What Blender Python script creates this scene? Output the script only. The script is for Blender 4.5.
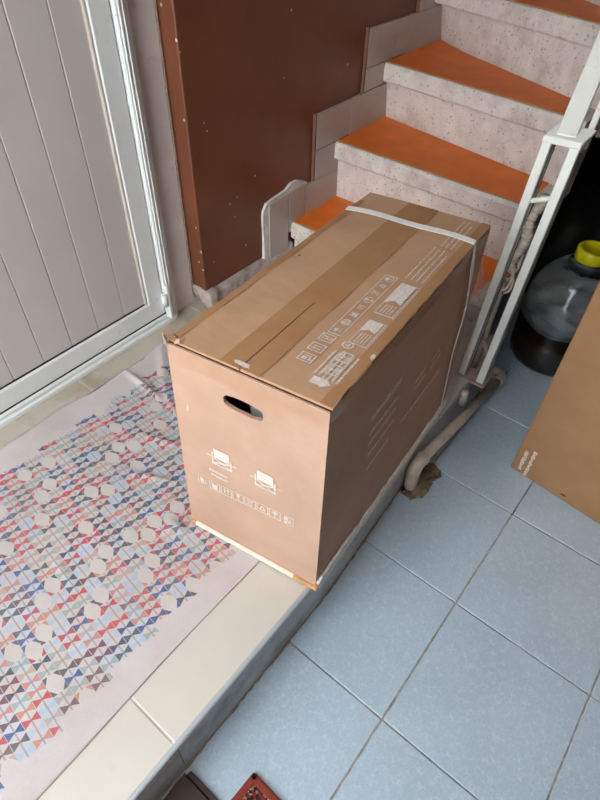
import bpy, bmesh, math, random
from mathutils import Vector, Matrix

for o in list(bpy.data.objects):
    bpy.data.objects.remove(o, do_unlink=True)
scene = bpy.context.scene
col = scene.collection
random.seed(7)

# ------------------------------------------------------------------ camera
FPX = 564.12
CAM = Vector((-0.7515, -0.0566, 1.3671))
YAW, PITCH, ROLL = 0.652594, -0.801764, 0.035712
D = Vector((math.cos(PITCH)*math.cos(YAW), math.cos(PITCH)*math.sin(YAW), math.sin(PITCH)))
R0 = D.cross(Vector((0, 0, 1))).normalized()
U0 = R0.cross(D)
RGT = math.cos(ROLL)*R0 + math.sin(ROLL)*U0
UPV = -math.sin(ROLL)*R0 + math.cos(ROLL)*U0
cd = bpy.data.cameras.new('camera')
cam = bpy.data.objects.new('camera', cd); col.objects.link(cam)
cam.matrix_world = Matrix(((RGT.x, UPV.x, -D.x, CAM.x), (RGT.y, UPV.y, -D.y, CAM.y), (RGT.z, UPV.z, -D.z, CAM.z), (0, 0, 0, 1)))
cd.sensor_fit = 'VERTICAL'; cd.sensor_height = 24.0; cd.lens = FPX/800*24.0
cd.clip_start = 0.02
scene.camera = cam

def on_plane(px, point, normal):
    """world point where the sight line of a photo pixel meets a real plane"""
    d = RGT*((px[0]-300)/FPX) + UPV*(-(px[1]-400)/FPX) + D
    n = Vector(normal)
    t = (Vector(point)-CAM).dot(n)/d.dot(n)
    return CAM + d*t

# ------------------------------------------------------------------ world and light
world = bpy.data.worlds.new('world'); scene.world = world; world.use_nodes = True
bg = world.node_tree.nodes['Background']
bg.inputs[0].default_value = (0.93, 0.965, 1.0, 1); bg.inputs[1].default_value = 6.6
scene.view_settings.view_transform = 'Standard'
scene.view_settings.look = 'None'
scene.view_settings.gamma = 1
scene.view_settings.use_curve_mapping = False
scene.view_settings.exposure = 0.2

# ------------------------------------------------------------------ materials
def lin(c):
    return tuple(((v/255)/12.92 if v/255 <= 0.04045 else ((v/255+0.055)/1.055)**2.4) for v in c)
def S(r, g, b): return (*lin((r, g, b)), 1)

class NT:
    def __init__(self, name, rough=0.6, spec=0.4):
        self.m = bpy.data.materials.new(name); self.m.use_nodes = True
        self.t = self.m.node_tree; self.b = self.t.nodes['Principled BSDF']
        self.b.inputs['Roughness'].default_value = rough
        self.b.inputs['Specular IOR Level'].default_value = spec
        self.tc = self.t.nodes.new('ShaderNodeTexCoord')
    def link(self, a, b): self.t.links.new(a, b)
    def n(self, typ, **kw):
        x = self.t.nodes.new(typ)
        for k, v in kw.items():
            if k in x.inputs: 
                x.inputs[k].default_value = v
            else: setattr(x, k, v)
        return x
    def pos(self): return self.tc.outputs['Object']
    def math(self, op, a, b=None, c=None):
        x = self.t.nodes.new('ShaderNodeMath'); x.operation = op
        for i, v in enumerate((a, b, c)):
            if v is None: continue
            if isinstance(v, (int, float)): x.inputs[i].default_value = v
            else: self.link(v, x.inputs[i])
        return x.outputs[0]
    def mix(self, fac, a, b, blend='MIX'):
        x = self.t.nodes.new('ShaderNodeMix'); x.data_type = 'RGBA'; x.blend_type = blend
        for i, v in ((0, fac), (6, a), (7, b)):
            if isinstance(v, (int, float)): x.inputs[i].default_value = v
            elif isinstance(v, tuple): x.inputs[i].default_value = v
            else: self.link(v, x.inputs[i])
        return x.outputs[2]
    def noise(self, scale, detail=4, rough=0.55, vec=None):
        x = self.n('ShaderNodeTexNoise'); x.inputs['Scale'].default_value = scale
        x.inputs['Detail'].default_value = detail; x.inputs['Roughness'].default_value = rough
        self.link(vec if vec is not None else self.pos(), x.inputs['Vector']); return x.outputs['Fac']
    def ramp(self, fac, stops, interp='LINEAR'):
        x = self.n('ShaderNodeValToRGB'); cr = x.color_ramp; cr.interpolation = interp
        while len(cr.elements) < len(stops): cr.elements.new(0.5)
        for e, (p, c) in zip(cr.elements, stops):
            e.position = p; e.color = c if isinstance(c, tuple) else (c, c, c, 1)
        self.link(fac, x.inputs[0]); return x.outputs[0]
    def color(self, c):
        if isinstance(c, tuple): self.b.inputs['Base Color'].default_value = c
        else: self.link(c, self.b.inputs['Base Color'])
    def bump(self, h, strength=0.2, dist=0.002):
        x = self.n('ShaderNodeBump'); x.inputs['Strength'].default_value = strength; x.inputs['Distance'].default_value = dist
        self.link(h, x.inputs['Height']); self.link(x.outputs[0], self.b.inputs['Normal'])

M = {}
def simple(name, c, rough=0.6, var=0.08, scale=20, spec=0.4, bump=0.0, bscale=200, dirt=None, dscale=9, dlo=0.55, dhi=0.75):
    n = NT(name, rough, spec)
    f = n.noise(scale)
    dark = tuple(v*(1-var*2) for v in c[:3])+(1,); light = tuple(min(1, v*(1+var)) for v in c[:3])+(1,)
    out = n.ramp(f, [(0.3, dark), (0.7, light)])
    if dirt is not None:
        out = n.mix(n.ramp(n.noise(dscale, 8, 0.7), [(dlo, 0.0), (dhi, 1.0)]), out, dirt)
    n.color(out)
    if bump: n.bump(n.noise(bscale, 3), bump, 0.001)
    M[name] = n.m; return n

simple('brown_paint', S(96, 50, 33), 0.35, 0.06, 6, 0.5, 0.15, 60)
def _specks(n, base, speck, scale, thr):
    v = n.n('ShaderNodeTexVoronoi'); v.inputs['Scale'].default_value = scale; n.link(n.pos(), v.inputs['Vector'])
    m = n.math('LESS_THAN', v.outputs['Distance'], thr)
    sel = n.math('GREATER_THAN', n.math('FRACT', n.math('MULTIPLY', v.outputs['Color'], 7.3)), 0.5)
    return n.mix(n.math('MULTIPLY', m, sel), base, speck)
def brown():
    n = NT('brown_paint', 0.38, 0.45)
    base = n.ramp(n.noise(5, 5), [(0.3, S(104, 58, 38)), (0.7, S(120, 69, 46))])
    v = n.n('ShaderNodeTexVoronoi'); v.inputs['Scale'].default_value = 7.0; n.link(n.pos(), v.inputs['Vector'])
    sp = n.math('LESS_THAN', v.outputs['Distance'], 0.03)
    n.color(n.mix(sp, base, S(190, 165, 150)))
    n.bump(n.noise(45, 4), 0.12, 0.002); M['brown_paint'] = n.m
brown()
simple('door_panel', S(198, 193, 189), 0.4, 0.03, 4, 0.4, dirt=S(150, 138, 130), dscale=14, dlo=0.68, dhi=0.9)
simple('door_white', S(226, 229, 227), 0.35, 0.03, 6, 0.4, dirt=S(150, 142, 132), dscale=18, dlo=0.62, dhi=0.85)
simple('jamb_grey', S(212, 204, 200), 0.55, 0.05, 8, 0.3, 0.2, 80, dirt=S(120, 106, 98), dscale=12, dlo=0.6, dhi=0.85)
simple('groove_dark', S(196, 188, 180), 0.8)
simple('seal_black', S(30, 28, 28), 0.7)
simple('plaster', S(186, 172, 164), 0.9, 0.12, 25, 0.2, 0.8, 60, dirt=S(112, 92, 80), dscale=14, dlo=0.5, dhi=0.75)
simple('plaster_white', S(214, 208, 202), 0.9, 0.1, 30, 0.2, 0.8, 70)
simple('skirt_tile', S(178, 166, 157), 0.3, 0.05, 10, 0.45, dirt=S(150, 132, 124), dscale=20, dlo=0.55, dhi=0.85)
simple('skirt_grout', S(120, 84, 66), 0.8)
simple('landing_tile', S(199, 195, 184), 0.3, 0.03, 5, 0.45, dirt=S(178, 168, 148), dscale=8, dlo=0.6, dhi=0.9)
simple('landing_tile_shaded', S(184, 175, 160), 0.45, 0.05, 6, 0.35, dirt=S(140, 124, 106), dscale=7, dlo=0.5, dhi=0.8)  # back row by the door: shade put into a darker tile colour
simple('landing_grout', S(222, 218, 206), 0.9)
simple('riser_grey', S(188, 191, 192), 0.45, 0.12, 9, 0.4, 0.2, 40, dirt=S(84, 76, 70), dscale=7, dlo=0.5, dhi=0.8)
simple('cream_edge', S(196, 204, 208), 0.25, 0.05, 8, 0.5)
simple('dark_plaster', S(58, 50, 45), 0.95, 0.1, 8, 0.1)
simple('unseen_wall_paint', S(92, 74, 66), 0.8, 0.06, 6, 0.2)
simple('unseen_ceiling_paint', S(205, 203, 198), 0.9, 0.03, 6, 0.2)
simple('floor_grout', S(176, 168, 156), 0.95, 0.25, 30, 0.1, dirt=S(52, 46, 42), dscale=4, dlo=0.52, dhi=0.62)
simple('orange_cover', S(234, 120, 36), 0.5, 0.06, 12, 0.35, 0.1, 200, dirt=S(150, 72, 34), dscale=10, dlo=0.62, dhi=0.9)
simple('tread_edge', S(165, 140, 112), 0.7)
simple('white_metal', S(228, 229, 221), 0.35, 0.05, 14, 0.45, dirt=S(134, 124, 112), dscale=22, dlo=0.62, dhi=0.8)
simple('dirty_metal', S(176, 164, 152), 0.55, 0.1, 30, 0.35, dirt=S(112, 92, 80), dscale=30, dlo=0.45, dhi=0.75)
simple('pink_plate', S(184, 162, 146), 0.7, 0.12, 30, 0.3)
simple('pvc_pipe', S(206, 190, 172), 0.4, 0.08, 30, 0.45, dirt=S(140, 112, 92), dscale=24, dlo=0.55, dhi=0.8)
simple('pipe_mortar', S(216, 206, 197), 0.9, 0.2, 60, 0.2, 1.0, 120)
simple('dirt', S(140, 124, 106), 0.95, 0.25, 60, 0.1, 0.8, 150)
simple('tan_mortar', S(150, 132, 116), 0.95, 0.15, 60, 0.1)
simple('strap', S(244, 242, 236), 0.4, 0.05, 40, 0.4)
simple('print_white', S(216, 204, 194), 0.7, 0.1, 160, 0.2)
simple('print_faint', S(230, 214, 202), 0.7, 0.12, 160, 0.2)
simple('foam', S(226, 222, 216), 0.9, 0.1, 120, 0.2, 0.5, 300)
simple('tray_tan', S(196, 150, 98), 0.7, 0.15, 30, 0.3)
simple('edge_dark', S(74, 50, 36), 0.9)
simple('cream_strip', S(246, 228, 206), 0.6, 0.08, 60)
simple('yellow_lid', S(214, 206, 20), 0.35, 0.06, 30, 0.45)
simple('dark_wood', S(62, 42, 36), 0.5, 0.15, 10, 0.35)
simple('red_trim', S(142, 66, 56), 0.95, 0.15, 180, 0.1, 0.8, 500)
simple('cable_white', S(204, 192, 176), 0.6, 0.15, 40)
simple('cable_red', S(196, 62, 50), 0.5)
simple('black_plastic', S(16, 16, 17), 0.45)

def cardboard(name, a, b, wave=True):
    n = NT(name, 0.75, 0.25)
    base = n.ramp(n.noise(7, 6, 0.6), [(0.3, a), (0.72, b)])
    mp = n.n('ShaderNodeMapping'); mp.inputs['Scale'].default_value = (6, 6, 90); n.link(n.pos(), mp.inputs['Vector'])
    fib = n.noise(6, 3, 0.6, mp.outputs[0])
    base = n.mix(n.ramp(fib, [(0.35, 0.0), (0.75, 0.14)]), base, tuple(v*0.72 for v in a[:3])+(1,))
    n.color(base); n.bump(n.noise(28, 4), 0.12, 0.003); M[name] = n.m
cardboard('cardboard', S(174, 142, 120), S(188, 156, 134))
cardboard('cardboard_top', S(176, 138, 106), S(192, 153, 121))
cardboard('cardboard_second', S(152, 112, 78), S(166, 126, 90))
n = NT('tape', 0.22, 0.5)
n.color(n.ramp(n.noise(14, 5), [(0.3, S(162, 120, 84)), (0.7, S(174, 132, 96))])); n.bump(n.noise(40, 3), 0.1, 0.002); M['tape'] = n.m
n = NT('tape_light', 0.35, 0.5)
n.color(n.ramp(n.noise(14, 5), [(0.3, S(172, 136, 110)), (0.7, S(182, 146, 120))])); M['tape_light'] = n.m

# blue glazed floor tile with fine crackle
n = NT('floor_tile', 0.32, 0.5)
base = n.ramp(n.noise(5, 4), [(0.3, S(169, 187, 200)), (0.7, S(181, 200, 214))])
mp = n.n('ShaderNodeMapping'); mp.inputs['Scale'].default_value = (1, 1, 1); n.link(n.pos(), mp.inputs['Vector'])
wob = n.n('ShaderNodeTexNoise'); wob.inputs['Scale'].default_value = 30; n.link(n.pos(), wob.inputs['Vector'])
add = n.n('ShaderNodeVectorMath', operation='MULTIPLY_ADD'); n.link(wob.outputs['Color'], add.inputs[0]); add.inputs[1].default_value = (0.022, 0.022, 0.0); n.link(n.pos(), add.inputs[2])
v1 = n.n('ShaderNodeTexVoronoi', feature='DISTANCE_TO_EDGE'); v1.inputs['Scale'].default_value = 105; n.link(add.outputs[0], v1.inputs['Vector'])
cr = n.ramp(v1.outputs['Distance'], [(0.0, 1.0), (0.14, 0.0)])
cr2 = n.math('MULTIPLY', cr, n.ramp(n.noise(60, 3), [(0.38, 0.0), (0.62, 0.6)]))
base = n.mix(cr2, base, S(206, 222, 232))
fine = n.ramp(n.noise(180, 3), [(0.35, 0.0), (0.7, 0.18)])
base = n.mix(fine, base, S(136, 154, 170))
n.color(base); n.bump(n.noise(120, 3), 0.05, 0.001); M['floor_tile'] = n.m

# terrazzo
n = NT('terrazzo', 0.55, 0.35)
base = n.ramp(n.noise(14, 6, 0.65), [(0.3, S(202, 192, 184)), (0.7, S(226, 218, 210))])
for sc, c, th in ((130, S(150, 136, 128), 0.17), (60, S(176, 162, 154), 0.22), (190, S(114, 102, 96), 0.14)):
    base = _specks(n, base, c, sc, th)
base = n.mix(n.ramp(n.noise(9, 8, 0.7), [(0.52, 0.0), (0.72, 0.6)]), base, S(156, 138, 126))
n.color(base); n.bump(n.noise(90, 4), 0.25, 0.002); M['terrazzo'] = n.m

# woven mat with bow-tie patches
n = NT('mat_fabric', 0.95, 0.1)
sx = n.n('ShaderNodeSeparateXYZ'); n.link(n.pos(), sx.inputs[0])
X, Y = sx.outputs[0], sx.outputs[1]
CW, CH = 0.0315, 0.0220
u = n.math('DIVIDE', n.math('MULTIPLY_ADD', Y, -0.11, X), CW)
v = n.math('DIVIDE', n.math('MULTIPLY_ADD', X, 0.19, Y), CH)
i, j = n.math('FLOOR', u), n.math('FLOOR', v)
fu = n.math('ABSOLUTE', n.math('SUBTRACT', n.math('SUBTRACT', u, i), 0.5))
fv = n.math('ABSOLUTE', n.math('SUBTRACT', n.math('SUBTRACT', v, j), 0.5))
def cellhash(a, b, seed):
    c = n.n('ShaderNodeCombineXYZ'); n.link(a, c.inputs[0]); n.link(b, c.inputs[1]); c.inputs[2].default_value = seed
    w = n.n('ShaderNodeTexWhiteNoise'); w.noise_dimensions = '3D'; n.link(c.outputs[0], w.inputs['Vector']); return w.outputs['Value']
bow = n.math('MULTIPLY', n.math('LESS_THAN', fv, n.math('MULTIPLY_ADD', fu, 0.78, 0.045)), n.math('LESS_THAN', fu, 0.485))
pal = [S(178, 90, 96), S(82, 88, 108), S(150, 164, 162), S(188, 134, 120), S(78, 96, 138), S(116, 90, 100), S(166, 182, 200), S(176, 160, 150), S(186, 80, 88), S(92, 98, 104)]
bowc = n.ramp(cellhash(i, j, 1.7), [(k/10, c) for k, c in enumerate(pal)], 'CONSTANT')
lights = [S(194, 184, 179), S(186, 189, 196), S(198, 180, 174), S(180, 187, 196), S(192, 187, 180)]
ltc = n.ramp(cellhash(i, j, 4.1), [(k/5, c) for k, c in enumerate(lights)], 'CONSTANT')
colr = n.mix(bow, ltc, bowc)
line = n.math('LESS_THAN', fu, 0.05)
colr = n.mix(n.math('MULTIPLY', line, 0.55), colr, S(120, 110, 112))
par = n.math('MODULO', n.math('ABSOLUTE', i), 2.0)
vj = n.math('MULTIPLY', n.math('ADD', v, par), 0.5)
j2 = n.math('FLOOR', vj)
bv = n.math('ABSOLUTE', n.math('SUBTRACT', n.math('SUBTRACT', vj, j2), 0.5))
chk = n.math('LESS_THAN', n.math('ABSOLUTE', n.math('SUBTRACT', par, n.math('MODULO', n.math('ABSOLUTE', j2), 2.0))), 0.5)
wht = n.math('MULTIPLY', chk, n.math('LESS_THAN', cellhash(i, j2, 8.3), 0.36))
octo = n.math('LESS_THAN', n.math('ADD', n.math('MULTIPLY', fu, 1.1), bv), 0.70)
colr = n.mix(n.math('MULTIPLY', wht, n.math('SUBTRACT', 1.0, octo)), colr, bowc)
colr = n.mix(n.math('MULTIPLY', wht, octo), colr, S(196, 189, 183))
border = S(196, 188, 187)
jy = n.math('MULTIPLY', n.math('ADD', j, 0.5), CH)
yc = n.math('SUBTRACT', jy, n.math('MULTIPLY', X, 0.19))
inm = n.math('MULTIPLY', n.math('GREATER_THAN', yc, 0.446), n.math('LESS_THAN', yc, 1.04))
colr = n.mix(inm, border, colr)
colr = n.mix(n.ramp(n.noise(420, 2), [(0.4, 0.0), (0.7, 0.22)]), colr, S(170, 160, 160))
colr = n.mix(n.ramp(n.noise(5, 6, 0.7), [(0.45, 0.0), (0.72, 0.4)]), colr, S(160, 148, 142))
n.color(colr); n.bump(n.noise(600, 2), 0.35, 0.001); M['mat_fabric'] = n.m

# oriental mini rug centre
n = NT('rug_pattern', 0.95, 0.1)
v1 = n.n('ShaderNodeTexVoronoi'); v1.inputs['Scale'].default_value = 190; v1.distance = 'MANHATTAN'; n.link(n.pos(), v1.inputs['Vector'])
sepc = n.n('ShaderNodeSeparateColor'); n.link(v1.outputs['Color'], sepc.inputs[0])
n.color(n.ramp(sepc.outputs[0], [(0, S(40, 32, 34)), (0.35, S(150, 120, 84)), (0.55, S(64, 50, 44)), (0.75, S(120, 44, 44)), (0.9, S(196, 186, 168))], 'CONSTANT'))
n.bump(n.noise(600, 2), 0.4, 0.001); M['rug_pattern'] = n.m

# clear plastic
n = NT('clear_plastic', 0.06, 0.5)
n.b.inputs['Transmission Weight'].default_value = 1.0; n.b.inputs['IOR'].default_value = 1.38
n.color(S(232, 236, 238)); n.bump(n.noise(26, 4), 0.35, 0.006); M['clear_plastic'] = n.m
n = NT('clear_film', 0.12, 0.5)
n.b.inputs['Alpha'].default_value = 0.35; n.color(S(226, 230, 232)); n.bump(n.noise(60, 4), 0.8, 0.004); M['clear_film'] = n.m
n = NT('brown_brine', 0.08, 0.5)
n.color(n.ramp(n.noise(16, 4), [(0.35, S(58, 40, 24)), (0.7, S(92, 70, 42))])); M['brown_brine'] = n.m
n = NT('white_bag', 0.3, 0.5)
n.color(n.ramp(n.noise(18, 5), [(0.3, S(200, 200, 198)), (0.7, S(240, 242, 244))])); n.bump(n.noise(30, 5), 0.8, 0.01); M['white_bag'] = n.m

# ------------------------------------------------------------------ mesh helpers
def obj(name, bm, mat, parent=None, smooth=False):
    me = bpy.data.meshes.new(name)
    bmesh.ops.recalc_face_normals(bm, faces=bm.faces[:])
    bm.to_mesh(me); bm.free()
    if smooth:
        for p in me.polygons: p.use_smooth = True
    o = bpy.data.objects.new(name, me); col.objects.link(o)
    me.materials.append(M[mat])
    if parent is not None: o.parent = parent
    return o
def tag(o, label, cat, group=None):
    o['label'] = label; o['category'] = cat
    if group: o['group'] = group
    return o
def struct(o, label=None):
    o['kind'] = 'structure'
    if label: o['label'] = label
    return o
def empty(name, loc=(0, 0, 0)):
    o = bpy.data.objects.new(name, None); col.objects.link(o); o.location = loc; o.empty_display_size = 0.05
    return o
def child_of(o, parent):
    """parent while keeping world coordinates baked into the mesh"""
    o.parent = parent; o.matrix_parent_inverse = Matrix.Translation(-Vector(parent.location)); return o
def NB(): return bmesh.new()
def box(bm, lo, hi, bev=0.0, seg=1):
    b = bmesh.new()
    vs = [b.verts.new((x, y, z)) for x in (lo[0], hi[0]) for y in (lo[1], hi[1]) for z in (lo[2], hi[2])]
    for f in ((0, 1, 3, 2), (4, 6, 7, 5), (0, 4, 5, 1), (2, 3, 7, 6), (0, 2, 6, 4), (1, 5, 7, 3)):
        b.faces.new([vs[k] for k in f])
    bmesh.ops.recalc_face_normals(b, faces=b.faces[:])
    if bev: bmesh.ops.bevel(b, geom=b.edges[:], offset=bev, segments=seg, affect='EDGES', profile=0.5)
    merge(bm, b); return bm
def merge(bm, b):
    mp = {v: bm.verts.new(v.co) for v in b.verts}
    for f in b.faces:
        try: bm.faces.new([mp[v] for v in f.verts])
        except ValueError: pass
    b.free()
def prism(bm, poly, z0, z1, bev=0.0, seg=1):
    """poly: xy list; extruded in z"""
    b = bmesh.new()
    lo = [b.verts.new((x, y, z0)) for x, y in poly]; hi = [b.verts.new((x, y, z1)) for x, y in poly]
    nn = len(poly)
    b.faces.new(lo[::-1]); b.faces.new(hi)
    for k in range(nn): b.faces.new((lo[k], lo[(k+1) % nn], hi[(k+1) % nn], hi[k]))
    bmesh.ops.recalc_face_normals(b, faces=b.faces[:])
    if bev: bmesh.ops.bevel(b, geom=b.edges[:], offset=bev, segments=seg, affect='EDGES', profile=0.5)
    merge(bm, b); return bm
def hexa(bm, c8, bev=0.0, seg=1):
    """c8: bottom ring 4 then top ring 4"""
    b = bmesh.new(); v = [b.verts.new(c) for c in c8]
    for f in ((3, 2, 1, 0), (4, 5, 6, 7), (0, 1, 5, 4), (1, 2, 6, 5), (2, 3, 7, 6), (3, 0, 4, 7)): b.faces.new([v[k] for k in f])
    bmesh.ops.recalc_face_normals(b, faces=b.faces[:])
    if bev: bmesh.ops.bevel(b, geom=b.edges[:], offset=bev, segments=seg, affect='EDGES', profile=0.5)
    merge(bm, b); return bm
def tube(bm, pts, rad, n=14, caps=True):
    pts = [Vector(p) for p in pts]; rings = []
    ref = None
    for k, p in enumerate(pts):
        d = (pts[min(k+1, len(pts)-1)]-pts[max(k-1, 0)]).normalized()
        if ref is None:
            ref = Vector((0, 0, 1)) if abs(d.z) < 0.9 else Vector((1, 0, 0))
        a = (ref - d*ref.dot(d)).normalized(); ref = a; c = d.cross(a)
        r = rad[k] if isinstance(rad, (list, tuple)) else rad
        rings.append([bm.verts.new(p + a*math.cos(2*math.pi*q/n)*r + c*math.sin(2*math.pi*q/n)*r) for q in range(n)])
    for A, B in zip(rings, rings[1:]):
        for q in range(n): bm.faces.new((A[q], A[(q+1) % n], B[(q+1) % n], B[q]))
    if caps: bm.faces.new(rings[0][::-1]); bm.faces.new(rings[-1])
    return bm
def lathe(bm, prof, c, n=40, capb=True, capt=True):
    rings = [[bm.verts.new((c[0]+r*math.cos(2*math.pi*q/n), c[1]+r*math.sin(2*math.pi*q/n), c[2]+z)) for q in range(n)] for r, z in prof]
    for A, B in zip(rings, rings[1:]):
        for q in range(n): bm.faces.new((A[q], A[(q+1) % n], B[(q+1) % n], B[q]))
    if capb: bm.faces.new(rings[0][::-1])
    if capt: bm.faces.new(rings[-1])
    return bm
def bar(bm, a, b, w, h, up=(0, 0, 1), bev=0.002):
    """rectangular bar from a to b, w sideways, h along up"""
    a, b = Vector(a), Vector(b); d = (b-a).normalized(); s = d.cross(Vector(up)).normalized(); t = s.cross(d)
    c = [a+s*x*w/2+t*y*h/2 for x, y in ((-1, -1), (1, -1), (1, 1), (-1, 1))] + [b+s*x*w/2+t*y*h/2 for x, y in ((-1, -1), (1, -1), (1, 1), (-1, 1))]
    return hexa(bm, c, bev)
def arc(c, a, b, r, n=8):
    """quarter bend about c from direction a to direction b"""
    c, a, b = Vector(c), Vector(a), Vector(b)
    return [c + a*math.cos(t*math.pi/2/n)*r + b*math.sin(t*math.pi/2/n)*r for t in range(n+1)]

H = 0.19          # landing height
WY = 1.15         # face of the brown wall
T = 0.34          # floor tile

# ------------------------------------------------------------------ floor
floor = struct(obj('floor', box(NB(), (-2.0, -1.35, -0.06), (2.6, 1.4, -0.004)), 'floor_grout'), 'floor of blue glazed tiles with dark joints')
ys = [-1.36, -1.02, -0.68, -0.34, 0.0, 0.267, 0.607, 0.947, 1.2]
xs = [k*T for k in range(-6, 8)]
cache = {}
for a, b in zip(xs, xs[1:]):
    for c, d in zip(ys, ys[1:]):
        if c > 0.2 and b < 0.6: continue
        if 0.26 < d < 0.27 and b < 0.6: d = 0.34
        key = round(d-c, 3)
        g = 0.0017
        if key not in cache:
            w, hh = (b-a)/2-g, (d-c)/2-g
            t = obj('tile', box(NB(), (-w, -hh, -0.012), (w, hh, 0), 0.0016), 'floor_tile'); cache[key] = t.data
        else:
            t = bpy.data.objects.new('tile', cache[key]); col.objects.link(t)
        t.location = ((a+b)/2, (c+d)/2, random.uniform(-0.0006, 0.0004)); t.parent = floor

# ------------------------------------------------------------------ landing (raised platform in front of the door)
landing = struct(obj('landing_platform', prism(NB(), [(-2.0, 0.275), (-0.207, 0.275), (0.257, 0.306), (0.8, 0.306), (0.8, 1.3), (-2.0, 1.3)], -0.02, H-0.0025), 'landing_grout'), 'raised landing before the door, paved with cream tiles')
jx = [-2.0, -1.599, -1.135, -0.671, -0.207, 0.257, 0.79]
jy_ = [0.262, 0.735, 1.215]
def ey_(x): return 0.0 if x < -0.2 else (0.032 if x > 0.25 else 0.032*(x+0.207)/0.464)
for a, b in zip(jx, jx[1:]):
    for k, (c, d) in enumerate(zip(jy_, jy_[1:])):
        ea, eb = (ey_(a), ey_(b)) if k == 0 else (0, 0)
        obj('tile', prism(NB(), [(a+0.0015, c+0.0012+ea), (b-0.0015, c+0.0012+eb), (b-0.0015, d-0.0012), (a+0.0015, d-0.0012)], H-0.014, H, 0.002, 2), 'landing_tile' if k == 0 else 'landing_tile_shaded', landing)
# riser faces, slightly leaning out to the nosing
for a, b in zip(jx, jx[1:]):
    bm = NB()
    p_, q_ = ey_(a), ey_(b)
    hexa(bm, [(a+.001, 0.266+p_, 0), (b-.001, 0.266+q_, 0), (b-.001, 0.33, 0), (a+.001, 0.33, 0), (a+.001, 0.263+p_, H-0.016), (b-.001, 0.263+q_, H-0.016), (b-.001, 0.33, H-0.016), (a+.001, 0.33, H-0.016)])
    obj('riser_tile', bm, 'riser_grey', landing)
obj('nosing', tube(NB(), [(-2.0, 0.268, H-0.0125), (-0.207, 0.268, H-0.0125), (0.257, 0.300, H-0.0125), (0.79, 0.300, H-0.0125)], 0.012, 14), 'cream_edge', landing, True)
bm = NB()
px = -2.0; prev = None
rowv = []
while px < 0.8:
    w = 0.001+random.random()*0.004
    rowv.append([bm.verts.new((px, 0.268+ey_(px), 0.003+random.random()*0.005)), bm.verts.new((px, 0.265-w+ey_(px), 0.001))]); px += 0.012
for A, B in zip(rowv, rowv[1:]): bm.faces.new((A[0], B[0], B[1], A[1]))
obj('mortar_fillet', bm, 'tan_mortar', landing)

# ------------------------------------------------------------------ walls
wl = struct(obj('wall_left', box(NB(), (0.29, WY, 0.255), (2.6, WY+0.2, 2.6), 0.004, 2), 'brown_paint'), 'dark brown gloss painted wall beside the stairs')
struct(obj('wall_beside_door', box(NB(), (-2.0, WY, H), (-1.02, WY+0.2, 2.6)), 'brown_paint'))
struct(obj('wall_over_door', box(NB(), (-1.02, WY, 2.25), (0.29, WY+0.2, 2.6)), 'brown_paint'))
# small chips in the paint
for k, (px, nn, pt) in enumerate([(p, (0, 1, 0), (0, WY-0.0004, 0)) for p in ((180, 52), (204, 123), (230, 204), (237, 197), (235, 217), (246, 245), (284, 78), (207, 131), (214, 262), (255, 176))]
                                 + [(p, (1, 0, 0), (0.2896, 0, 0)) for p in ((176, 40), (184, 120), (196, 228), (201, 252), (199, 262), (203, 270))]):
    p = on_plane(px, pt, nn); bm = NB(); rr = random.uniform(0.0018, 0.0035) if k < 10 else random.uniform(0.003, 0.005)
    t1, t2 = (Vector((1, 0, 0)), Vector((0, 0, 1))) if nn[1] else (Vector((0, 1, 0)), Vector((0, 0, 1)))
    bm.faces.new([bm.verts.new(p+t1*rr*random.uniform(0.6, 1.2)*math.cos(q*math.pi/4)+t2*rr*random.uniform(0.6, 1.2)*math.sin(q*math.pi/4)) for q in range(8)])
    obj('paint_chip', bm, 'plaster_white', wl)
# the raw plaster foot of the wall
bm = NB()
rows = []
x = 0.283
while x <= 0.735:
    zt = 0.256+random.uniform(-0.002, 0.003); yo = WY-0.012+random.uniform(-0.0012, 0.0012)
    if x < 0.33: yo -= 0.012; zt += 0.004
    rows.append([bm.verts.new(p) for p in ((x, yo-0.006, H-0.005), (x, yo, (H+zt)/2), (x, yo+0.002, zt-0.004), (x, WY+0.03, zt+0.004), (x, WY+0.1, zt))]); x += 0.0125
for A, B in zip(rows, rows[1:]):
    for k in range(4): bm.faces.new((A[k], B[k], B[k+1], A[k+1]))
bm.faces.new(rows[0])
struct(obj('trim_1', bm, 'plaster', None, True), 'rough grey plaster foot below the brown wall')
struct(obj('wall_foot', box(NB(), (0.3, WY+0.03, 0.0), (2.6, WY+0.2, 0.26)), 'plaster'))
struct(obj('unseen_wall_right', box(NB(), (-2.1, -1.45, -0.06), (2.6, -1.35, 3.6)), 'unseen_wall_paint'))  # unseen wall, lengthened and raised to keep side light off the carton
struct(obj('front_light_block', box(NB(), (-2.1, -1.35, -0.06), (-2.0, -0.05, 3.6)), 'unseen_wall_paint'))  # unseen wall, added to block daylight from the front right
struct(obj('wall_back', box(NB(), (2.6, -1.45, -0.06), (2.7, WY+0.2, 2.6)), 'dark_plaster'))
struct(obj('light_shaping_ceiling', prism(NB(), [(-2.1, -1.45), (2.7, -1.45), (2.7, WY+0.2), (-2.1, WY+0.2), (-2.1, 0.84), (-0.75, 0.84), (-0.75, -0.05), (-2.1, -0.05)], 2.3, 2.42), 'unseen_ceiling_paint'), 'unseen ceiling over the stairs and the door, gap shaped for the daylight')  # out of view; gap and eave are cut to shape the daylight
struct(obj('shade_slab', box(NB(), (1.36, -1.35, 1.32), (2.6, 0.37, 1.48)), 'dark_plaster'), 'unseen slab added to darken the storage recess')  # unseen slab, added to keep the space under the stairs dark

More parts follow.
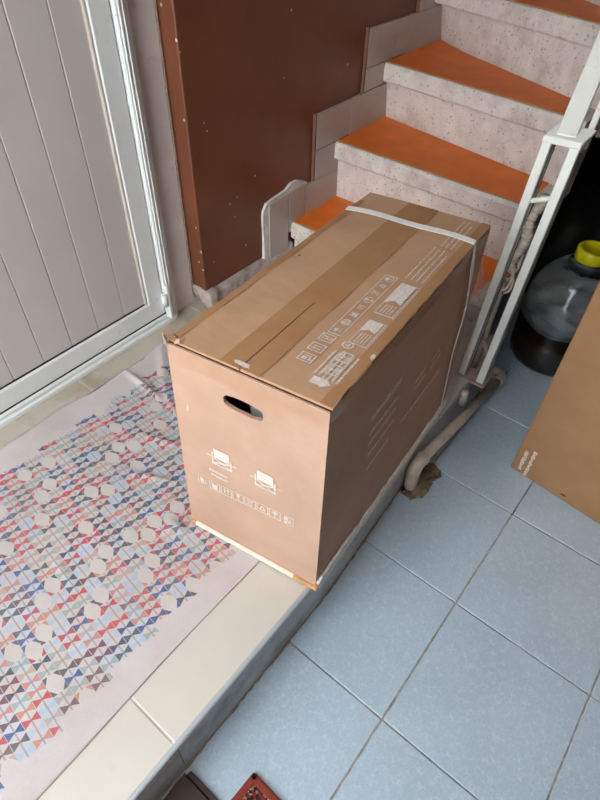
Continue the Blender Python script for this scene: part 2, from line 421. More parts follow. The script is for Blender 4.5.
# ------------------------------------------------------------------ door
door = empty('door_1', (0, 1.2, H)); struct(door, 'white framed panel door closed over the landing')
def dpart(name, bm, mat, parent=door, smooth=False):
    o = obj(name, bm, mat, None, smooth)
    return child_of(o, parent) if parent is door else o
bm = NB(); box(bm, (0.196, 1.212, H), (0.31, 1.35, 2.3), 0.003); dpart('jamb_lining', bm, 'jamb_grey')
bm = NB(); box(bm, (0.283, 1.206, H+0.02), (0.289, 1.216, 2.3), 0.002); dpart('lining_bead', bm, 'tan_mortar')
bm = NB(); box(bm, (0.186, 1.196, H), (0.198, 1.30, 2.28), 0.002); dpart('frame_lip', bm, 'door_white')
bm = NB(); box(bm, (0.155, 1.19, H+0.03), (0.187, 1.30, 2.26), 0.003); box(bm, (0.163, 1.1865, H+0.03), (0.167, 1.192, 2.26), 0.001); box(bm, (0.174, 1.1865, H+0.03), (0.177, 1.192, 2.26), 0.001)
dpart('door_frame', bm, 'door_white')
bm = NB(); box(bm, (-1.02, 1.187, H-0.002), (0.187, 1.30, H+0.016), 0.003); box(bm, (-1.02, 1.195, H+0.016), (0.187, 1.30, H+0.03), 0.003)
dpart('threshold', bm, 'door_white')
bm = NB(); box(bm, (-1.02, 1.203, H+0.03), (0.157, 1.30, H+0.0355)); dpart('bottom_seal', bm, 'seal_black')
bm = NB(); box(bm, (-1.0, 1.2005, H+0.035), (0.152, 1.24, H+0.098), 0.003); dpart('bottom_rail', bm, 'door_white')
bm = NB(); box(bm, (0.094, 1.2003, H+0.0355), (0.152, 1.24, 2.22), 0.003); dpart('stile', bm, 'door_white')
bm = NB(); box(bm, (-1.0, 1.2165, H+0.09), (0.1, 1.25, 2.2)); dpart('panel_backing', bm, 'groove_dark')
bm = NB(); box(bm, (0.086, 1.204, H+0.098), (0.0945, 1.23, 2.2), 0.002); dpart('glazing_bead', bm, 'groove_dark')
bm = NB(); box(bm, (-1.0, 1.209, H+0.097), (0.09, 1.23, H+0.1002)); dpart('rail_seal', bm, 'seal_black')
gx = 0.0865; first = None
edges = [0.0865, 0.009, -0.086, -0.178, -0.271, -0.364, -0.457, -0.55, -0.643, -0.736, -0.829, -0.922]
for a, b in zip(edges, edges[1:]):
    bm = NB(); box(bm, (b+0.0008, 1.2125, H+0.1), (a-0.0008, 1.235, 2.2), 0.0016); dpart('plank', bm, 'door_panel')
hg = NB(); box(hg, (0.150, 1.172, 0.215), (0.160, 1.196, 0.335), 0.002); hinge = dpart('hinge', hg, 'door_white')
hg = NB(); tube(hg, [(0.141, 1.180, 0.268), (0.141, 1.180, 0.312)], 0.010, 12); k = obj('hinge_barrel', hg, 'door_white', None, True); k.parent = hinge; k.matrix_parent_inverse = Matrix.Identity(4)

# ------------------------------------------------------------------ stepped wall skirting
sk = struct(empty('baseboard_left', (0.6, WY, H)), 'stepped skirting of grey tiles along the stairs')
def skt(x0, x1, z0, z1, dz=0.0, mat='skirt_tile'):
    bm = NB(); y0, y1 = WY-0.012, WY+0.004; g = 0.0009
    hexa(bm, [(x0+g, y0, z0+g), (x1-g, y0, z0+g), (x1-g, y1, z0+g), (x0+g, y1, z0+g), (x0+g, y0, z1-g), (x1-g, y0, z1-g+dz), (x1-g, y1, z1-g+dz), (x0+g, y1, z1-g)], 0.0012)
    child_of(obj('skirting_tile', bm, mat), sk)
for a in ((0.602, 0.705, 0.24, 0.450, 0.004), (0.707, 0.80, 0.30, 0.454, 0.004), (0.802, 1.01, 0.325, 0.446, 0.004),
          (0.853, 1.0, 0.448, 0.555, 0.0), (0.853, 1.058, 0.556, 0.674, 0.003), (1.059, 1.30, 0.55, 0.678, 0.003),
          (1.128, 1.30, 0.682, 0.757, 0.0), (1.128, 1.395, 0.758, 0.878, 0.0), (1.396, 1.78, 0.74, 0.88, 0.0), (1.45, 1.70, 0.88, 1.08, 0.0)):
    skt(*a)
for x0, x1, z0, z1 in ((0.845, 0.853, 0.446, 0.678), (1.120, 1.128, 0.68, 0.882), (1.442, 1.45, 0.88, 1.09)):
    bm = NB(); box(bm, (x0, WY-0.011, z0), (x1, WY+0.004, z1), 0.001); child_of(obj('edge_grout', bm, 'skirt_grout'), sk)
# rough broken plaster round the lowest tile
bm = NB(); outl = []
def jag(x, z, s=0.005): return (x+random.uniform(-s, s), z+random.uniform(-s, s))
path = [(0.575, 0.215), (0.577, 0.27), (0.578, 0.33), (0.576, 0.39), (0.578, 0.43), (0.594, 0.452), (0.62, 0.459), (0.65, 0.461), (0.69, 0.468), (0.72, 0.480), (0.755, 0.481), (0.785, 0.470), (0.81, 0.458), (0.80, 0.44), (0.70, 0.43), (0.62, 0.42), (0.61, 0.22)]
front = []; back = []
for q, (x, z) in enumerate(path):
    xx, zz = jag(x, z, 0.003)
    front.append(bm.verts.new((xx, WY-0.009+random.uniform(-0.001, 0.003), zz))); back.append(bm.verts.new((xx-0.004 if q < 6 else xx, WY+0.003, zz+0.004)))
bm.faces.new(front)
for k in range(len(path)): bm.faces.new((front[k], front[(k+1) % len(path)], back[(k+1) % len(path)], back[k]))
struct(obj('trim_2', bm, 'plaster_white'), 'broken white plaster round the lowest skirting tile')

# ------------------------------------------------------------------ stairs
YR = 0.372
st = struct(empty('stairs', (0.77, 0.76, H)), 'winding terrazzo stairs with orange tread covers')
YL = WY-0.012
def lx(line, y):  # x on a line given as (x at wall, x at right end)
    return line[1] + (line[0]-line[1])*(y-YR)/(WY-YR)
steps = [  # nosing line, riser foot line, riser head line, tread height
    ((0.722, 0.725), (0.742, 0.745), (0.742, 0.745), 0.336),
    ((0.968, 0.960), (1.000, 0.986), (0.992, 0.984), 0.553),
    ((1.250, 1.165), (1.304, 1.160), (1.274, 1.188), 0.754),
    ((1.560, 1.335), (1.640, 1.290), (1.592, 1.360), 0.955),
    ((1.98, 1.46), (2.05, 1.47), (2.02, 1.49), 1.155),
    ((2.45, 1.55), (2.5, 1.56), (2.5, 1.57), 1.355)]
for k, (nose, foot, head, z) in enumerate(steps):
    zb = H-0.01 if k == 0 else steps[k-1][3]-0.002
    if k+1 < len(steps): back = steps[k+1][1]
    else: back = (2.59, 2.59)
    ny = 10
    yv = [YR + (YL-YR)*q/ny for q in range(ny+1)]
    bow = lambda y, kk: (0.035*((y-0.95)/0.2)**2 if (kk == 3 and y > 0.95) else 0.0)
    # riser: a thick slab from foot line to head line
    bm = NB(); rows = []
    for y in yv:
        c = bow(y, k)
        rows.append([bm.verts.new(p) for p in ((lx(foot, y)+c, y, zb), (lx(head, y)+c*0.5, y, z-0.03), (lx(head, y)+0.14, y, z-0.03), (lx(foot, y)+0.14, y, zb))])
    for A, B in zip(rows, rows[1:]):
        for q in range(4): bm.faces.new((A[q], B[q], B[(q+1) % 4], A[(q+1) % 4]))
    bm.faces.new(rows[0]); bm.faces.new(rows[-1][::-1])
    child_of(obj('riser', bm, 'terrazzo'), st)
    # tread slab with eased nose
    bm = NB(); rows = []
    thick = 0.062
    for y in yv:
        nx = lx(nose, y); bx = lx(back, y)+0.13
        prof = [(nx+0.004, z-thick), (nx, z-thick+0.006), (nx-0.001, z-0.012), (nx+0.004, z-0.003), (nx+0.012, z), (bx, z), (bx, z-thick)]
        rows.append([bm.verts.new((a+random.uniform(-0.0012, 0.0012), y, b+random.uniform(-0.0008, 0.0008))) for a, b in prof])
    nn = len(rows[0])
    for A, B in zip(rows, rows[1:]):
        for q in range(nn): bm.faces.new((A[q], B[q], B[(q+1) % nn], A[(q+1) % nn]))
    bm.faces.new(rows[0]); bm.faces.new(rows[-1][::-1])
    tr = child_of(obj('tread', bm, 'terrazzo'), st)
    # orange cover with a tan front edge
    yo0, yo1 = YR+0.045, YL-0.002
    def cov(off0, z0, z1, name, mat, back_=True):
        bm = NB(); rows = []
        for q in range(ny+1):
            y = yo0 + (yo1-yo0)*q/ny
            a = lx(nose, y)+off0; b = (lx(back, y)-0.002+bow(y, k+1)) if back_ else a+0.006
            rows.append([bm.verts.new(p) for p in ((a, y, z0), (a, y, z1), (b, y, z1), (b, y, z0))])
        for A, B in zip(rows, rows[1:]):
            for q in range(4): bm.faces.new((A[q], B[q], B[(q+1) % 4], A[(q+1) % 4]))
        bm.faces.new(rows[0]); bm.faces.new(rows[-1][::-1])
        o = obj(name, bm, mat); o.parent = tr; return o
    cov(0.014, z-0.002, z+0.003, 'tread_cover', 'orange_cover')
    cov(0.008, z-0.002, z+0.0022, 'cover_edge', 'tread_edge', False)
# sloping concrete soffit under the flight
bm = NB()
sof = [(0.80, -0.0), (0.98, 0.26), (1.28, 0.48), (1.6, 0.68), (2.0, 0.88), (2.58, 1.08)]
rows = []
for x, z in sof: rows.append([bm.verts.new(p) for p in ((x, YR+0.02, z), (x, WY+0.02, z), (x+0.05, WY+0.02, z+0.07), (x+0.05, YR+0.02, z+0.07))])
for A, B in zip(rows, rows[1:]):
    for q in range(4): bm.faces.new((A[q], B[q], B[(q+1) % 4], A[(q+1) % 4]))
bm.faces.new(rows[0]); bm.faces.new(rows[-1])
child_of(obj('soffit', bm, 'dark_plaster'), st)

# ------------------------------------------------------------------ woven mat
def bump2(x, y, cx, cy, ang, L, w, h):
    dx, dy = x-cx, y-cy; a = dx*math.cos(ang)+dy*math.sin(ang); b = -dx*math.sin(ang)+dy*math.cos(ang)
    return h*math.exp(-(a/L)**2-(b/w)**2)
def mat_z(x, y):
    z = 0.0
    z += bump2(x, y, -0.10, 1.03, 1.5, 0.07, 0.009, 0.012)
    z += bump2(x, y, -0.10, 0.90, 1.1, 0.09, 0.010, 0.005)
    z += bump2(x, y, -0.20, 0.80, 1.9, 0.08, 0.010, 0.005)
    z += bump2(x, y, -0.30, 0.74, 2.0, 0.07, 0.009, 0.005)
    z += bump2(x, y, -0.60, 0.70, 1.45, 0.05, 0.009, 0.0025)
    z += bump2(x, y, -0.40, 1.10, 0.3, 0.12, 0.02, 0.005)
    z += bump2(x, y, -0.362, 0.592, 0.3, 0.022, 0.022, 0.009)
    z += bump2(x, y, 0.0, 1.05, 0.9, 0.08, 0.015, 0.008)
    z += 0.0012*(math.sin(x*37+y*11)+math.sin(y*41-x*17))*0.5
    return max(z, -0.0005)
x0, x1, y0, y1 = -1.45, 0.09, 0.385, 1.118
NX, NY = 420, 200
bm = NB(); g = []
for a in range(NX+1):
    r = []
    for b in range(NY+1):
        x = x0+(x1-x0)*a/NX; y = y0+(y1-y0)*b/NY
        if b == NY: y += 0.008*math.sin(x*13)+0.004*math.sin(x*37)
        if b == 0: y += 0.003*math.sin(x*9)
        flat = 1.0
        flat = min(1.0, max(0.0, max((-0.338-x)/0.02, (y-0.628)/0.02)))
        r.append(bm.verts.new((x, y, H+0.004+mat_z(x, y)*flat)))
    g.append(r)
for a in range(NX):
    for b in range(NY): bm.faces.new((g[a][b], g[a+1][b], g[a+1][b+1], g[a][b+1]))
ext = bmesh.ops.extrude_face_region(bm, geom=bm.faces[:])
for e in ext['geom']:
    if isinstance(e, bmesh.types.BMVert): e.co.z = H+0.0006
tag(obj('woven_mat', bm, 'mat_fabric', None, True), 'pale cotton mat with red, blue and grey bow-tie patchwork on the landing', 'mat')

# ------------------------------------------------------------------ the big carton
ZT, ZB = 0.747, 0.204
TFR, TFL, TBR, TBL = Vector((-0.267, 0.256, ZT)), Vector((-0.315, 0.564, ZT)), Vector((0.407, 0.318, ZT)), Vector((0.36, 0.606, ZT))
BFR, BFL = Vector((-0.275, 0.247, ZB)), Vector((-0.327, 0.578, ZB))
BBR, BBL = Vector((0.405, 0.305, ZB)), Vector((0.355, 0.62, ZB))
cb = tag(empty('cardboard_carton', (0.04, 0.43, ZB)), 'tall brown cardboard carton with white icons and a white strap on the landing', 'box')
def cpart(name, bm, mat, smooth=False, parent=None):
    o = obj(name, bm, mat, None, smooth); o.parent = parent or cb
    o.matrix_parent_inverse = Matrix.Translation(-Vector(cb.location)) if parent is None else Matrix.Identity(4)
    return o
def bil(c, u, v): return c[0]*(1-u)*(1-v)+c[1]*u*(1-v)+c[2]*u*v+c[3]*(1-u)*v
FRONT = (BFR, BFL, TFL, TFR)      # u from right to left, v up
RIGHT = (BFR, BBR, TBR, TFR)      # u from front to back
TOP = (TFR, TBR, TBL, TFL)        # u front to back, v right to left
def nrm(c): return (c[1]-c[0]).cross(c[3]-c[0]).normalized()
NF = nrm(FRONT); NF = NF if NF.x < 0 else -NF
NR = nrm(RIGHT); NR = NR if NR.y < 0 else -NR
NTOP = Vector((0, 0, 1))
def uv_of(px, c, nn):
    p = on_plane(px, (c[0]+c[2])/2, nn)
    u = v = 0.5
    for _ in range(12):
        q = bil(c, u, v); du = (bil(c, u+1e-3, v)-q)*1e3; dv = (bil(c, u, v+1e-3)-q)*1e3; r = p-q
        a, b, d = du.dot(du), du.dot(dv), dv.dot(dv); e, f = du.dot(r), dv.dot(r); det = a*d-b*b
        u += (e*d-f*b)/det; v += (f*a-e*b)/det
    return u, v
# body: left, right, back and bottom walls plus a front with a real hand hole
bm = NB()
def gridface(c, nu, nv, nn, amp, skip=None):
    vs = [[bm.verts.new(bil(c, a/nu, b/nv) - nn*amp*(random.random()*0.6) * (1 if 0 < a < nu and 0 < b < nv else 0)) for b in range(nv+1)] for a in range(nu+1)]
    for a in range(nu):
        for b in range(nv): bm.faces.new((vs[a][b], vs[a+1][b], vs[a+1][b+1], vs[a][b+1]))
gridface(RIGHT, 14, 10, NR, 0.002)
gridface((BFL, BBL, TBL, TFL), 6, 4, -NR, 0.001)
gridface((BBR, BBL, TBL, TBR), 4, 4, -NF, 0.001)
gridface((BFR, BBR, BBL, BFL), 2, 2, Vector((0, 0, 1)), 0.0)
hc = uv_of((243, 408), FRONT, NF)
he1, he2 = uv_of((262, 416), FRONT, NF), uv_of((223, 401), FRONT, NF)
hw = abs(he2[0]-he1[0])/2*1.02; W_, H_ = (BFL-BFR).length, ZT-ZB
def stad(t, grow=1.0):   # superellipse hand hole
    c, s = math.cos(t), math.sin(t)
    e = 0.62
    return (hc[0]+hw*grow*math.copysign(abs(c)**e, c)*1.0, hc[1]+0.029*grow*math.copysign(abs(s)**e, s))
N = 48
ring_o, ring_i, ring_in = [], [], []
for q in range(N):
    t = 2*math.pi*q/N
    c, s = math.cos(t), math.sin(t)
    uu, vv = stad(t)
    k = max(abs(c), abs(s)); bx, by = c/k, s/k
    ou = hc[0]+(bx*(1-hc[0]) if bx > 0 else bx*hc[0]); ov = hc[1]+(by*(1-hc[1]) if by > 0 else by*hc[1])
    jit = random.uniform(-0.0015, 0.0015)
    ring_o.append(bm.verts.new(bil(FRONT, ou, ov))); ring_i.append(bm.verts.new(bil(FRONT, uu, vv+jit))); ring_in.append(bm.verts.new(bil(FRONT, uu, vv+jit)-NF*0.007))
# the exact corners of the outer ring must sit on the corner points
for q in range(N):
    r = (q+1) % N
    bm.faces.new((ring_o[q], ring_o[r], ring_i[r], ring_i[q])); bm.faces.new((ring_i[q], ring_i[r], ring_in[r], ring_in[q]))
body = cpart('carton_body', bm, 'cardboard')
# foam packing inside, seen through the hole
bm = NB(); a = bil(FRONT, hc[0]-hw*0.75, hc[1]-0.012)-NF*0.042
box(bm, (a.x-0.012, a.y-0.035, a.z-0.10), (a.x+0.2, a.y+0.045, a.z+0.012), 0.008, 2); cpart('foam_packing', bm, 'foam')
# top flaps
LX = (TBR-TFR).normalized(); LY = (TFL-TFR).normalized()
def topq(bm, u0, u1, v0, v1, z0, z1, bev=0.0012, ends=(0, 0)):
    c = [bil(TOP, u, v) for u, v in ((u0, v0), (u1, v0), (u1, v1), (u0, v1))]
    return hexa(bm, [p+Vector((0, 0, z0)) for p in c]+[p+Vector((0, 0, z1)) for p in c], bev)
vs_ = (uv_of((245, 367), TOP, NTOP)[1])
seam = uv_of((262, 352), TOP, NTOP)[1]
def flap(v0, v1, name):
    bm = NB(); nu, nv = 40, 4; up = []; dn = []
    for a in range(nu+1):
        ru, rd = [], []
        for b in range(nv+1):
            uu = 0.0075+a/nu*0.995; vv = v0+(v1-v0)*b/nv; p = bil(TOP, uu, vv)
            wob = 0.0008*math.sin(uu*23+vv*5)+random.uniform(-0.0003, 0.0003)
            if name == 'right_flap' and b == 0: wob += random.uniform(-0.001, 0.0); p = p - LY*random.uniform(-0.001, 0.0015)
            ru.append(bm.verts.new(p+Vector((0, 0, 0.0062+wob)))); rd.append(bm.verts.new(p+Vector((0, 0, 0.0012))))
        up.append(ru); dn.append(rd)
    for a in range(nu):
        for b in range(nv):
            bm.faces.new((up[a][b], up[a+1][b], up[a+1][b+1], up[a][b+1])); bm.faces.new((dn[a][b], dn[a][b+1], dn[a+1][b+1], dn[a+1][b]))
        bm.faces.new((up[a][0], dn[a][0], dn[a+1][0], up[a+1][0])); bm.faces.new((up[a][nv], up[a+1][nv], dn[a+1][nv], dn[a][nv]))
    for b in range(nv):
        bm.faces.new((up[0][b], up[0][b+1], dn[0][b+1], dn[0][b])); bm.faces.new((up[nu][b], dn[nu][b], dn[nu][b+1], up[nu][b+1]))
    return cpart('top_flap', bm, 'cardboard_top')
flap(0.0, seam-0.004, 'right_flap'); flap(seam+0.004, 1.0, 'left_flap')
bm = NB(); topq(bm, 0.004, 0.996, 0.01, 0.99, -0.004, 0.0012, 0); cpart('inner_flap', bm, 'edge_dark')
# packing tape along the seam and over the edges
ZTT = 0.0076
def sheet(c, nn, polys, off, mat, name, parent=None):
    bm = NB()
    for poly in polys:
        vsx = [bm.verts.new(bil(c, u, v)+nn*off) for u, v in poly]
        if len(vsx) >= 3: bm.faces.new(vsx)
    o = cpart(name, bm, mat); return o
def tape(polys, c=TOP, nn=NTOP, off=ZTT, mat='tape', name='packing_tape'): return sheet(c, nn, polys, off, mat, name)
tw0 = uv_of((289, 366), TOP, NTOP)[1]; tw1 = uv_of((246, 351), TOP, NTOP)[1]
TWH = 0.125
tape([[(0.008, seam-TWH), (1.0, seam-TWH), (1.0, seam-0.003), (0.008, seam-0.003)], [(0.008, seam+0.003), (1.0, seam+0.003), (1.0, seam+TWH), (0.008, seam+TWH)], [(0.33, seam-0.003), (1.0, seam-0.003), (1.0, seam+0.003), (0.33, seam+0.003)]])
tape([[(0.008, 0.002), (1.0, 0.002), (1.0, 0.07), (0.008, 0.07)]], off=0.0074)
tape([[(0.008, 0.95), (0.93, 0.95), (0.93, 0.995), (0.008, 0.995)]], off=0.0074, mat='tape')
tape([[(0.25, 0.9), (0.55, 0.9), (0.55, 0.985), (0.25, 0.985)]], FRONT, NF, 0.0006, 'tape_light')
tape([[(0.02, 0.93), (0.98, 0.93), (0.98, 0.99), (0.02, 0.99)]], FRONT, NF, 0.0005, 'tape_light')
tape([[(0.0, 0.945), (1, 0.945), (1, 1.0), (0.0, 1.0)]], RIGHT, NR, 0.0006, 'tape')
# pale torn scraps and a pressed crease across the lid
def scrap(px, n_, r, c=TOP, nn=NTOP, off=0.0082, mat='print_white', name='torn_scrap', sx=1.0, sy=1.0):
    u, v = uv_of(px, c, nn); rnd = random.Random(int(px[0]*7+px[1]))
    sheet(c, nn, [[(u+sx*r*(0.6+0.6*rnd.random())*math.cos(2*math.pi*k/n_), v+sy*r*(0.6+0.6*rnd.random())*math.sin(2*math.pi*k/n_)) for k in range(n_)]], off, mat, name)
scrap((270, 293), 9, 0.008, sx=0.6, sy=2.0, mat='cardboard'); scrap((299, 259), 7, 0.006, sx=0.6, sy=1.6, mat='edge_dark'); scrap((302, 262), 7, 0.006, sx=0.6, sy=1.6, mat='cardboard')
scrap((243, 368), 11, 0.010, sx=0.9, sy=6.0, off=0.0084); scrap((372.5, 360.5), 9, 0.010, sx=1.4, sy=1.6, off=0.0084)
scrap((188, 408), 8, 0.012, FRONT, NF, 0.0009, 'cream_strip', sx=0.35, sy=1.1)
# torn pale paper edges along the front top
bm = NB(); rows = []
for q in range(61):
    uu = q/60; p = bil(FRONT, uu, 1.0)
    rows.append([bm.verts.new(p+NF*(0.0022+random.uniform(-.0007, .0007))+Vector((0, 0, -0.0035+random.uniform(-.001, .001)))), bm.verts.new(p+NF*0.0015+Vector((0, 0, 0.0005+random.uniform(-.0006, .0012)))), bm.verts.new(p-NF*0.002+Vector((0, 0, 0.0008)))])
for A, B in zip(rows, rows[1:]):
    for k in range(2): bm.faces.new((A[k], B[k], B[k+1], A[k+1]))
cpart('front_crease', bm, 'cardboard')
# crumpled back-left corner of the flap near the door
bm = NB()
for q in range(7):
    p = TFL+LX*random.uniform(-0.004, 0.022)-LY*random.uniform(-0.004, 0.022)+Vector((0, 0, 0.002))
    d1_ = Vector((random.uniform(-1, 1), random.uniform(-1, 1), random.uniform(0.1, 0.9))).normalized()*random.uniform(0.008, 0.016)
    d2_ = Vector((random.uniform(-1, 1), random.uniform(-1, 1), random.uniform(0.0, 0.5))).normalized()*random.uniform(0.008, 0.014)
    hexa(bm, [p, p+d2_, p+d2_*0.7+d1_, p+d1_]+[w_+Vector((0.001, 0.001, 0.0012)) for w_ in (p, p+d2_, p+d2_*0.7+d1_, p+d1_)])
cpart('torn_corner', bm, 'cardboard')
# tray under the carton
bm = NB()
o_ = 0.006
tb = [BFR+NF*o_+NR*o_, BBR+NR*o_-NF*0.0, BBL, BFL+NF*o_]
hexa(bm, [Vector((p.x, p.y, H+0.0062)) for p in tb]+[Vector((p.x, p.y, ZB+0.004)) for p in tb], 0.0015)
cpart('base_tray', bm, 'tray_tan')
bm = NB()
pa = [BFR+(BFL-BFR)*0.16+NF*0.0065, BFR+(BFL-BFR)*0.95+NF*0.0065]
hexa(bm, [Vector((*pa[0].xy, H+0.0075)), Vector((*pa[1].xy, H+0.0075)), Vector((*(pa[1]-NF*0.005).xy, H+0.0075)), Vector((*(pa[0]-NF*0.005).xy, H+0.0075)),
          Vector((*(pa[0]+NF*.0005).xy, ZB+0.0055)), Vector((*(pa[1]+NF*.0005).xy, ZB+0.0055)), Vector((*(pa[1]-NF*0.006).xy, ZB+0.0062)), Vector((*(pa[0]-NF*0.006).xy, ZB+0.0062))], 0.0008)
cpart('front_strip', bm, 'cream_strip')
bm = NB(); rows = []
for q in range(41):
    uu = q/40; p = BFR+(BBR-BFR)*uu
    hgt = 0.012+random.uniform(-0.004, 0.006)+(0.006 if uu < 0.25 else 0)
    rows.append([bm.verts.new(Vector((p.x, p.y, ZB-0.004))+NR*0.009), bm.verts.new(Vector((p.x, p.y, ZB+hgt))+NR*(0.006+random.uniform(-.001, .002))), bm.verts.new(Vector((p.x, p.y, ZB+hgt))+NR*0.0002)])
for A, B in zip(rows, rows[1:]):
    for k in range(2): bm.faces.new((A[k], B[k], B[k+1], A[k+1]))
cpart('side_strip', bm, 'foam')

# ---- printed pictograms
def rect(u0, v0, u1, v1): return [(u0, v0), (u1, v0), (u1, v1), (u0, v1)]
def frame(t=0.07): return [rect(0, 0, 1, t), rect(0, 1-t, 1, 1), rect(0, t, t, 1-t), rect(1-t, t, 1, 1-t)]
def disc(cx, cy, r, n=14): return [(cx+r*math.cos(2*math.pi*k/n), cy+r*math.sin(2*math.pi*k/n)) for k in range(n)]
def ringp(cx, cy, r, w, n=16):
    out = []
    for k in range(n):
        a, b = 2*math.pi*k/n, 2*math.pi*(k+1)/n
        out.append([(cx+r*math.cos(a), cy+r*math.sin(a)), (cx+r*math.cos(b), cy+r*math.sin(b)), (cx+(r-w)*math.cos(b), cy+(r-w)*math.sin(b)), (cx+(r-w)*math.cos(a), cy+(r-w)*math.sin(a))])
    return out
def thick(a, b, w):
    dx, dy = b[0]-a[0], b[1]-a[1]; L = math.hypot(dx, dy); nx, ny = -dy/L*w/2, dx/L*w/2
    return [(a[0]+nx, a[1]+ny), (b[0]+nx, b[1]+ny), (b[0]-nx, b[1]-ny), (a[0]-nx, a[1]-ny)]
def text_line(n=14, w=1.0):
    """an unreadable line of fine print: broken dashes"""
    out = []; x = 0.0
    while x < 1:
        L = random.uniform(0.012, 0.05)*w
        if x+L > 1: break
        out.append(rect(x, random.uniform(0, 0.2), x+L, random.uniform(0.7, 1.0))); x += L+random.uniform(0.006, 0.018)
    return out
G_umb = [thick((0.5, 0.2), (0.5, 0.75), 0.08), [(0.2, 0.55), (0.8, 0.55), (0.68, 0.78), (0.5, 0.85), (0.32, 0.78)]]
G_up = [thick((0.35, 0.2), (0.35, 0.65), 0.09), [(0.22, 0.6), (0.48, 0.6), (0.35, 0.85)], thick((0.65, 0.2), (0.65, 0.65), 0.09), [(0.52, 0.6), (0.78, 0.6), (0.65, 0.85)]]
G_glass = [[(0.3, 0.85), (0.7, 0.85), (0.58, 0.5), (0.42, 0.5)], thick((0.5, 0.5), (0.5, 0.22), 0.08), rect(0.32, 0.15, 0.68, 0.22)]
G_stack = [rect(0.25, 0.15, 0.75, 0.4), rect(0.25, 0.45, 0.75, 0.7), thick((0.2, 0.85), (0.8, 0.2), 0.07), thick((0.2, 0.2), (0.8, 0.85), 0.07)]
G_hand = [rect(0.2, 0.45, 0.55, 0.8), thick((0.2, 0.3), (0.8, 0.3), 0.1), thick((0.7, 0.3), (0.7, 0.75), 0.09), disc(0.35, 0.2, 0.09)]
G_bin = [thick((0.3, 0.75), (0.4, 0.2), 0.07), thick((0.7, 0.75), (0.6, 0.2), 0.07), thick((0.22, 0.78), (0.78, 0.78), 0.08), thick((0.15, 0.15), (0.85, 0.9), 0.06), rect(0.38, 0.15, 0.62, 0.22)]
G_recy = [thick((0.25, 0.3), (0.5, 0.78), 0.1), thick((0.5, 0.78), (0.75, 0.3), 0.1), thick((0.75, 0.3), (0.25, 0.3), 0.1)]
GL = [G_umb, G_hand, G_stack, G_up, G_glass, G_bin, G_recy]
def place(polys, A, B, C):
    """map the unit square to a parallelogram: A origin, B end of x, C end of y (uv of a face)"""
    return [[(A[0]+(B[0]-A[0])*x+(C[0]-A[0])*y, A[1]+(B[1]-A[1])*x+(C[1]-A[1])*y) for x, y in p] for p in polys]
def prnt(polys, c, nn, off, mat='print_white', name='printed_icon'): return sheet(c, nn, polys, off, mat, name)

# top face: local metres, s from the front edge, t from the right edge
LT, WT = (TBR-TFR).length, (TFL-TFR).length
def tl(px):
    u, v = uv_of(px, TOP, NTOP); return u, v
def cell_top(px, size_u, size_v):
    """uv box centred at a photo pixel; icons stand upright when read from the right side"""
    u, v = tl(px); a, b = size_u/LT/2, size_v/WT/2
    return (u-a, v-b), (u+a, v-b), (u-a, v+b)
ZP = 0.0086
# arrow near the front corner
A, B, C = cell_top((320.5, 386), 0.024, 0.034)
prnt(place([rect(0.15, 0.42, 0.85, 1.0), [(0.0, 0.42), (0.5, 0.0), (1.0, 0.42)]], A, B, C), TOP, NTOP, ZP)
# four separate squares
for k, px in enumerate(((306.5, 361), (316.8, 351.2), (327, 341.7))):
    A, B, C = cell_top(px, 0.022, 0.027)
    prnt(place(frame(0.09)+GL[(k*2+1) % 7], A, B, C), TOP, NTOP, ZP)
# the long framed strip
sA, sB = tl((333.5, 338)), tl((392, 280))
sv = (sA[1]+sB[1])/2; hv = 0.026/WT/2; su0, su1 = sA[0], sB[0]
prnt(place(frame(0.0)+[rect(0, 0, 1, 0.06), rect(0, 0.94, 1, 1), rect(0, 0, 0.012, 1), rect(0.988, 0, 1, 1)], (su0, sv-hv), (su1, sv-hv), (su0, sv+hv)), TOP, NTOP, ZP, name='printed_strip')
for k in range(8):
    a = su0+(su1-su0)*(k+0.08)/8; b = su0+(su1-su0)*(k+0.92)/8
    prnt(place(GL[k % 7]+(ringp(0.5, 0.5, 0.42, 0.07) if k % 3 == 1 else []), (a, sv-hv*0.82), (b, sv-hv*0.82), (a, sv+hv*0.82)), TOP, NTOP, ZP)
# circle
A, B, C = cell_top((347.5, 349), 0.019, 0.022)
prnt(place(ringp(0.5, 0.5, 0.5, 0.14)+[thick((0.3, 0.4), (0.5, 0.7), 0.12), thick((0.5, 0.7), (0.7, 0.4), 0.12), thick((0.3, 0.4), (0.7, 0.4), 0.12)], A, B, C), TOP, NTOP, ZP)
# text block by the arrow
u0, v0 = tl((349, 380)); 
c_ = tl((335.5, 369.5)); bu, bv = 0.075/LT, 0.050/WT
polys = []
for k in range(6):
    polys += place(text_line(10), (c_[0]-bu/2+(0.0 if k < 4 else 0.012), c_[1]-bv/2+bv*k/6), (c_[0]+bu/2*(1 if k != 2 else 0.6), c_[1]-bv/2+bv*k/6), (c_[0]-bu/2, c_[1]-bv/2+bv*(k+0.62)/6))
prnt(polys, TOP, NTOP, ZP, name='printed_text')
for dx in (-0.012, 0.024):
    a = (c_[0]+dx/LT-0.012/LT, c_[1]-0.012/WT); prnt(place(frame(0.1)+G_glass, a, (a[0]+0.026/LT, a[1]), (a[0], a[1]+0.02/WT)), TOP, NTOP, ZP+0.0002)
